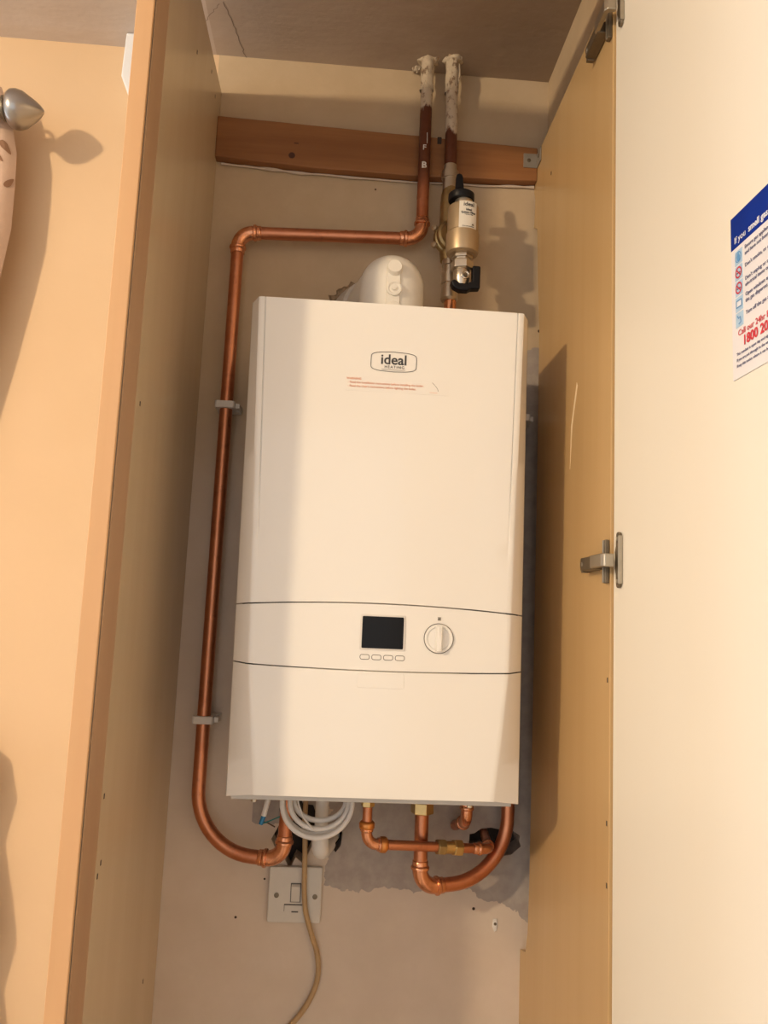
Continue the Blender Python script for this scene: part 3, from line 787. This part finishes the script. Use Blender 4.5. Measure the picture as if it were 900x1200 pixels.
mk('lower_valve', lathe((rx+.006, ry-.004, lz), (0, 0, -1), [(0, .0150), (.010, .0150), (.011, .0125), (.024, .0125), (.025, .0158), (.044, .0158), (.045, .0140), (.056, .0150), (.072, .0160), (.076, .0135)], 22), M_nickel, sf, smooth=30)
mk('outlet_pipe', tube([(rx+.008, ry-.004, 1.935), (rx+.009, ry-.004, 1.80)], R22, 18), M_copper_b, sf, smooth=50)
# label wrapped on the body
LR = .0274
def cyl(x, y, z): 
    a_ = (x+.0045)/LR; return V((FX+(LR+z)*math.sin(a_), FY-(LR+z)*math.cos(a_), 2.0275+y*.92))
lb = bmesh.new(); cols, G = 12, []
for i in range(cols+1):
    x = -.0158+.0330*i/cols
    G.append([lb.verts.new(cyl(x, y, .0002)) for y in (-.0005, .0525)])
for i in range(cols): lb.faces.new((G[i][0], G[i+1][0], G[i+1][1], G[i][1]))
lab = mk('paper_label', lb, M_label, sf, smooth=60)
for body, size, y, bd in (('ideal', .0105, .0425, .012), ('Ideal', .0056, .0335, .03), ('System Filter', .0050, .0283, .03), ('magnetic filter', .0028, .0250, .0), ('fit in any position', .0030, .0020, 0)):
    text('label_text', body, size, (0, 0, 0), DX, DZ, M_print, lab, 'CENTER', bold=bd, bend=lambda x, yy, z, y=y: cyl(x+.001, y+yy, .0005+z))
tri = bmesh.new(); tv = [cyl(x, y, .0005) for x, y in ((.0065, .0055), (.0115, .0055), (.0090, .0100))]
tri.faces.new([tri.verts.new(p) for p in tv]); mk('warning_triangle', tri, M_hdark, lab)

# ------------------------------------------------------------------ pipework under the boiler
YA, YB = -.135, -.085
ga = at(427, 945, Y=YA); gc = at(429, 989, Y=YA)
gp = thing('gas_pipe', (gc.x, YA, gc.z), 'thin copper pipe crossing under boiler to a brass coupling', 'pipe')
top = V((gc.x, YA, 1.1118))
mk('pipe', tube([top, gc+V((0, 0, .019))], R15, 18), M_copper, gp, smooth=50)
mk('boiler_nut', lathe((gc.x, YA, ga.z+.016), (0, 0, -1), [(0, .013), (.006, .013), (.0065, .0105), (.015, .0105), (.016, .009)], 6), M_brass, gp)
cpx = at(540, 998, Y=YA+.03); gend = at(573, 995, Y=-.078)
elbow(gc, (0, 0, 1), gend-gc, R15, gp, reach=.026, m=M_copper_b)
for p, d in ((gc+V((0, 0, .0275)), (0, 0, 1)), (gc+(gend-gc).normalized()*.0275, gend-gc)):
    mk('flux_ring', lathe(V(p)-V(d).normalized()*.006, d, [(0, .0095), (.002, .0118), (.009, .0122), (.012, .0095)], 18), M_flux, gp, smooth=50)
mk('pipe', tube([gc.lerp(gend, .11), gend.lerp(gc, .11)], R15, 18), M_copper, gp, smooth=50)
dd = (gend-gc).normalized(); pc = gc+dd*(.139)
for k, (o_, r_, L_, m_) in enumerate(((-.022, .0125, .014, M_brass_d), (-.006, .0085, .010, M_brass), (.006, .0130, .015, M_brass))):
    hexnut(pc+dd*o_, dd, r_, L_, m_, gp)
mk('coupling_core', lathe(pc-dd*.012, dd, [(0, .0095), (.03, .0095)], 18), M_brass, gp)
elbow(gend, -dd, (.10, 1, .02), R15, gp, reach=.022)
mk('pipe', tube([gend+V((.10, 1, .02)).normalized()*.019, gend+V((.10, 1, .02)).normalized()*.115], R15, 18), M_copper, gp, smooth=50)

bt0 = at(493, 948, Y=YB); bcn = at(491.5, 1040, Y=YB)
rpipe = thing('return_pipe', (bcn.x, YB, bcn.z), 'thick copper pipe with wide U bend below right of boiler', 'pipe')
mk('pipe', tube([V((bcn.x, YB, 1.1118)), bcn+V((0, 0, .026))], R22, 20), M_copper, rpipe, smooth=50)
hexnut((bcn.x, YB, bt0.z+.012), (0, 0, -1), .0185, .019, M_brass, rpipe)
mk('union_collar', lathe((bcn.x, YB, bt0.z+.024), (0, 0, -1), [(0, .0205), (.011, .0205), (.012, .018)], 24), M_brass_d, rpipe, smooth=30)
ue = V((.2370, -.040, bcn.z+.002))
elbow(bcn, (0, 0, 1), ue-bcn, R22, rpipe, reach=.035)
mk('pipe', tube(fillet([bcn.lerp(ue, .18), bcn.lerp(ue, .3), ue, V((.2370, -.040, 1.72))], [.2, .100], 16), R22, 20), M_copper, rpipe, smooth=50)
mkclip(.2420, -.040, 1.722, 'white pipe clip on the right showing past the boiler edge')

sb = at(547, 946, Y=-.07); 
so = thing('short_pipe', (sb.x, -.07, 1.02), 'short copper stub elbow turning into wall under the boiler', 'pipe')
c3 = V((sb.x, -.07, sb.z-.022))
mk('pipe', tube([V((sb.x, -.07, 1.112)), c3+V((0, 0, .016))], R15*1.1, 18), M_copper, so, smooth=50)
elbow(c3, (0, 0, 1), (-.10, 1, -.35), R15*1.15, so, reach=.026)
mk('pipe', tube([c3+V((-.10, 1, -.35)).normalized()*.016, c3+V((-.10, 1, -.35)).normalized()*.074], R15*1.1, 18), M_copper, so, smooth=50)

# ------------------------------------------------------------------ drain pipe, cables, spur, cord
d0 = at(376, 940, Y=-.075); d1 = at(374.5, 1000, Y=-.075)
dp = thing('drain_pipe', (d1.x, -.075, d1.z-.014), 'white plastic drain pipe elbow hanging below boiler', 'pipe')
mk('pipe', tube([V((d1.x+.001, -.075, 1.112)), V((d1.x, -.075, d1.z+.03))], .0105, 20), M_pvc, dp, smooth=50)
mk('elbow_fitting', tube(fillet([V((d1.x, -.075, d1.z+.040)), V((d1.x, -.075, d1.z)), V((d1.x+.012, -.030, d1.z+.002))], .016, 10), .0135, 22), M_pvc, dp, smooth=50)
mk('wall_pipe', tube([V((d1.x+.010, -.036, d1.z+.002)), V((d1.x+.022, .02, d1.z+.003))], .0105, 20), M_pvc, dp, smooth=50)

cc = thing('cable_coil', (-.078, -.12, 1.03), 'coil of white cable hanging under the boiler', 'cable')
ctr = at(372, 938, Y=-.125)
def oval(cx, y, z, rx_, dn, up_, tilt=0, n_=40):
    return [(cx+rx_*math.cos(a)+tilt*math.sin(a), y+.012*math.sin(a*1.0+tilt*30), z+(dn if math.sin(a) < 0 else up_)*math.sin(a)) for a in [2*math.pi*i/n_ for i in range(n_)]]
for k, (dx, rx_, dn, y) in enumerate(((0, .0530, .0475, -.132), (.003, .0445, .0365, -.126), (-.002, .0505, .0455, -.120), (.004, .0400, .0270, -.114))):
    mk('cable_turn', tube(oval(ctr.x+dx, y, ctr.z-.002, rx_, dn, .024), .0040, 10, True), M_cable, cc, smooth=60)
p0, p1 = at(349, 940, Y=-.142), at(367, 972, Y=-.142)
mk('thin_wire', tube(fillet([p0+V((0, .01, .02)), p0, p0.lerp(p1, .5)+V((-.003, -.003, -.002)), p1], .02, 6), .0014, 8), M_cable, cc, smooth=60)
cut = thing('cut_cable', at(312, 955, Y=-.10), 'cut cable stub with bare coloured wire ends', 'cable')
a0, a1 = at(315, 934, Y=-.10), at(309, 956, Y=-.10)
mk('sheath', tube([a0+(a0-a1)*.9, a0, a1], .0042, 14), M_cable, cut, smooth=50)
mk('connector', tube([a1, at(305.5, 966, Y=-.10)], [.0038, .0034], 12), M_blue, cut, smooth=50)
mk('wire', tube([at(307, 963, Y=-.10), at(313, 964, Y=-.095), at(322, 969, Y=-.09)], .0011, 8), M_brown, cut, smooth=50)
mk('wire', tube([at(308, 965, Y=-.10), at(316, 962, Y=-.095), at(328, 957, Y=-.09)], .0010, 8), M_green, cut, smooth=50)

sc_ = V((-.1075, 0, .9065))
spu = thing('fused_spur', (sc_.x, -.006, sc_.z-.0435), 'white fused switch plate on wall below the boiler', 'switch')
pl = mk('face_plate', prism(rrect(.087, .087, .003, cx=sc_.x, cy=sc_.z), (0, -.0006, 0), DX, DZ, (0, -.0095, 0)), M_spur, spu, bevel=.0015)
sw = at(346.5, 1046, Y=-.010)
mk('switch_frame', box((sw.x-.0085, -.0107, sw.z-.0150), (sw.x+.0085, -.0095, sw.z+.0150)), M_darkline, spu)
mk('rocker', prism([(-.0140, .0), (.0135, .0), (.0100, .0038), (-.0140, .0012)], (sw.x-.0074, -.0104, sw.z), DZ, (0, -1, 0), (.0148, 0, 0)), M_spur, spu, bevel=.0006)
fc = at(346, 1064, Y=-.010)
mk('fuse_frame', box((fc.x-.0185, -.0106, fc.z-.0055), (fc.x+.0185, -.0095, fc.z+.0060)), M_darkline, spu)
mk('fuse_carrier', box((fc.x-.0178, -.0112, fc.z-.0055), (fc.x+.0178, -.0095, fc.z+.0043)), M_spur, spu, bevel=.0004)
mk('fuse_slot', box((fc.x-.006, -.0116, fc.z-.0066), (fc.x+.005, -.0098, fc.z-.0045)), M_darkline, spu)
for px_, py_ in ((324, 1049), (369, 1051)):
    q = at(px_, py_, Y=-.010)
    mk('screw', lathe((q.x, -.0098, q.z), (0, -1, 0), [(0, .0042), (.0012, .0040), (.0016, .0020)], 16), M_hdark, spu, smooth=40)

cpts = [(357, 962, -.030), (357.5, 985, -.026), (357, 1015, -.020), (356.5, 1045, -.0165), (358.5, 1070, -.0165), (365, 1095, -.012), (371, 1115, -.008), (373, 1135, -.0055), (370.5, 1153, -.0055), (363, 1171, -.0055), (353, 1187, -.0055), (342, 1200, -.0055), (330, 1215, -.0055)]
P = [at(x, y, Y=d) for x, y, d in cpts]
P = [P[0]+V((.002, -.02, .10))] + P + [P[-1]+V((-.03, -.003, -.05)), P[-1]+V((-.05, -.01, -.40))]
def smooth_path(P, n_=6):
    out = []
    for i in range(len(P)-1):
        a, b, c, d = P[max(i-1, 0)], P[i], P[i+1], P[min(i+2, len(P)-1)]
        for k in range(n_):
            t = k/n_
            out.append(.5*((2*b)+(c-a)*t+(2*a-5*b+4*c-d)*t*t+(3*b-a-3*c+d)*t**3))
    out.append(P[-1]); return out
mk('power_cord', tube(smooth_path(P), .0043, 12), M_beige, smooth=60, label='grubby beige flex hanging down over the switch plate', cat='cord')

# ------------------------------------------------------------------ curtain, pole, box on the left wall
fz = 2.199; fy = -.095
cp_ = thing('curtain_pole', (-1.5, fy, fz), 'brushed metal curtain pole with bulb shaped end finial', 'curtain pole')
ft = at(52, 131, Y=fy)
fzz = ft.z
mk('pole', tube([(-2.3, fy, fzz), (ft.x-.062, fy, fzz)], .013, 20), M_finial, cp_, smooth=50)
mk('finial', lathe((ft.x, fy, fzz), (-1, 0, 0), [(0, .0005), (.0015, .004), (.006, .0095), (.014, .0165), (.024, .0232), (.034, .0300), (.044, .0328), (.052, .0320), (.058, .0275), (.061, .0180)], 36), M_finial, cp_, smooth=60)
mk('finial_neck', lathe((ft.x-.060, fy, fzz), (-1, 0, 0), [(0, .017), (.003, .021), (.007, .021), (.009, .015), (.014, .014)], 28), M_hdark, cp_, smooth=40)
mk('pole_bracket', tube([(-1.25, -.001, fzz), (-1.25, fy, fzz)], .008, 14), M_finial, cp_, smooth=50)
mk('curtain_ring', tube([(-.703, fy+.021*math.cos(a), fzz+.004+.021*math.sin(a)) for a in [2*math.pi*i/28 for i in range(28)]], .003, 8, True), M_finial, cp_, smooth=60)
# curtain: gathered at a tie-back below, drawn away from the cupboard
edge = [(2.26, -.680), (2.24, -.672), (2.19, -.655), (2.14, -.643), (2.08, -.640), (2.00, -.639), (1.92, -.648), (1.80, -.665), (1.65, -.690), (1.48, -.735), (1.30, -.775), (1.20, -.700), (1.13, -.604), (1.07, -.588), (1.00, -.600), (.92, -.580), (.85, -.566), (.78, -.580), (.68, -.556), (.40, -.56), (.06, -.57)]  # flare below the tie-back is unseen, shaped to cast the lumpy wall shadow
bm = bmesh.new(); NW = 44; G = []
def hem(z):
    for (z0_, x0_), (z1_, x1_) in zip(edge, edge[1:]):
        if z0_ >= z >= z1_: return x0_+(x1_-x0_)*(z0_-z)/(z0_-z1_) - .016
    return edge[-1][1] - .016
def cloth_w(z): return .34 if z > 1.9 else (.34-.2*min(1, (1.9-z)/.6) if z > 1.25 else .16+.14*min(1, (1.25-z)/.2))
def cloth_y(x, z): return fy+.037+.012*math.sin((hem(z)-x)/cloth_w(z)*math.pi*9+z*1.2+.6)
for i in range(len(edge)*4-3):
    k = min(i//4, len(edge)-2); t = i/4-k
    z = edge[k][0]*(1-t)+edge[k+1][0]*t
    G.append([bm.verts.new((hem(z)-cloth_w(z)*j/NW, cloth_y(hem(z)-cloth_w(z)*j/NW, z), z)) for j in range(NW+1)])
for i in range(len(G)-1):
    for j in range(NW): bm.faces.new((G[i][j], G[i][j+1], G[i+1][j+1], G[i+1][j]))
cu = thing('curtain', (-.82, fy, .06), 'pinkish brown curtain with leaf print drawn back at left', 'curtain')
co_ = mk('cloth', bm, M_curtain, cu, smooth=80)
for px_, py_, s, ang in ((9, 176, .016, -.9), (1, 188, .013, -.7), (12, 216, .012, 1.1)):
    q = at(px_, py_, Y=fy+.035)
    b2 = bmesh.new(); ca, sa = math.cos(ang), math.sin(ang); vs = []
    for i in range(14):
        a = 2*math.pi*i/14; x, y = s*math.cos(a)*.9, s*.33*math.sin(a)*(1-.5*math.cos(a))
        X_, Z_ = q.x+x*ca-y*sa, q.z+x*sa+y*ca
        X_ = min(X_, hem(Z_)-.001)
        vs.append(b2.verts.new((X_, cloth_y(X_, Z_)-.0012, Z_)))
    c0 = b2.verts.new((q.x, cloth_y(q.x, q.z)-.0014, q.z))
    for i in range(14): b2.faces.new((vs[i], vs[(i+1) % 14], c0))
    mk('leaf_print', b2, M_leaf, cu)
wb = at(148, 38, Y=-.04); wb2 = at(143, 88, Y=-.04); wb3 = at(152, 118, Y=-.04)
bx = thing('sensor_box', (wb.x+.035, -.0005, wb3.z), 'bright white plastic box high on wall behind left panel', 'box')
zt, zm, zb_ = wb.z, wb2.z, wb3.z
mk('casing', prism([(wb.x, zt), (wb.x+.075, zt), (wb.x+.075, zb_), (wb3.x+.003, zb_-.006), (wb2.x-.002, zm)], (0, -.0006, 0), DX, DZ, (0, -.040, 0)), M_whitebox, bx, bevel=.003)
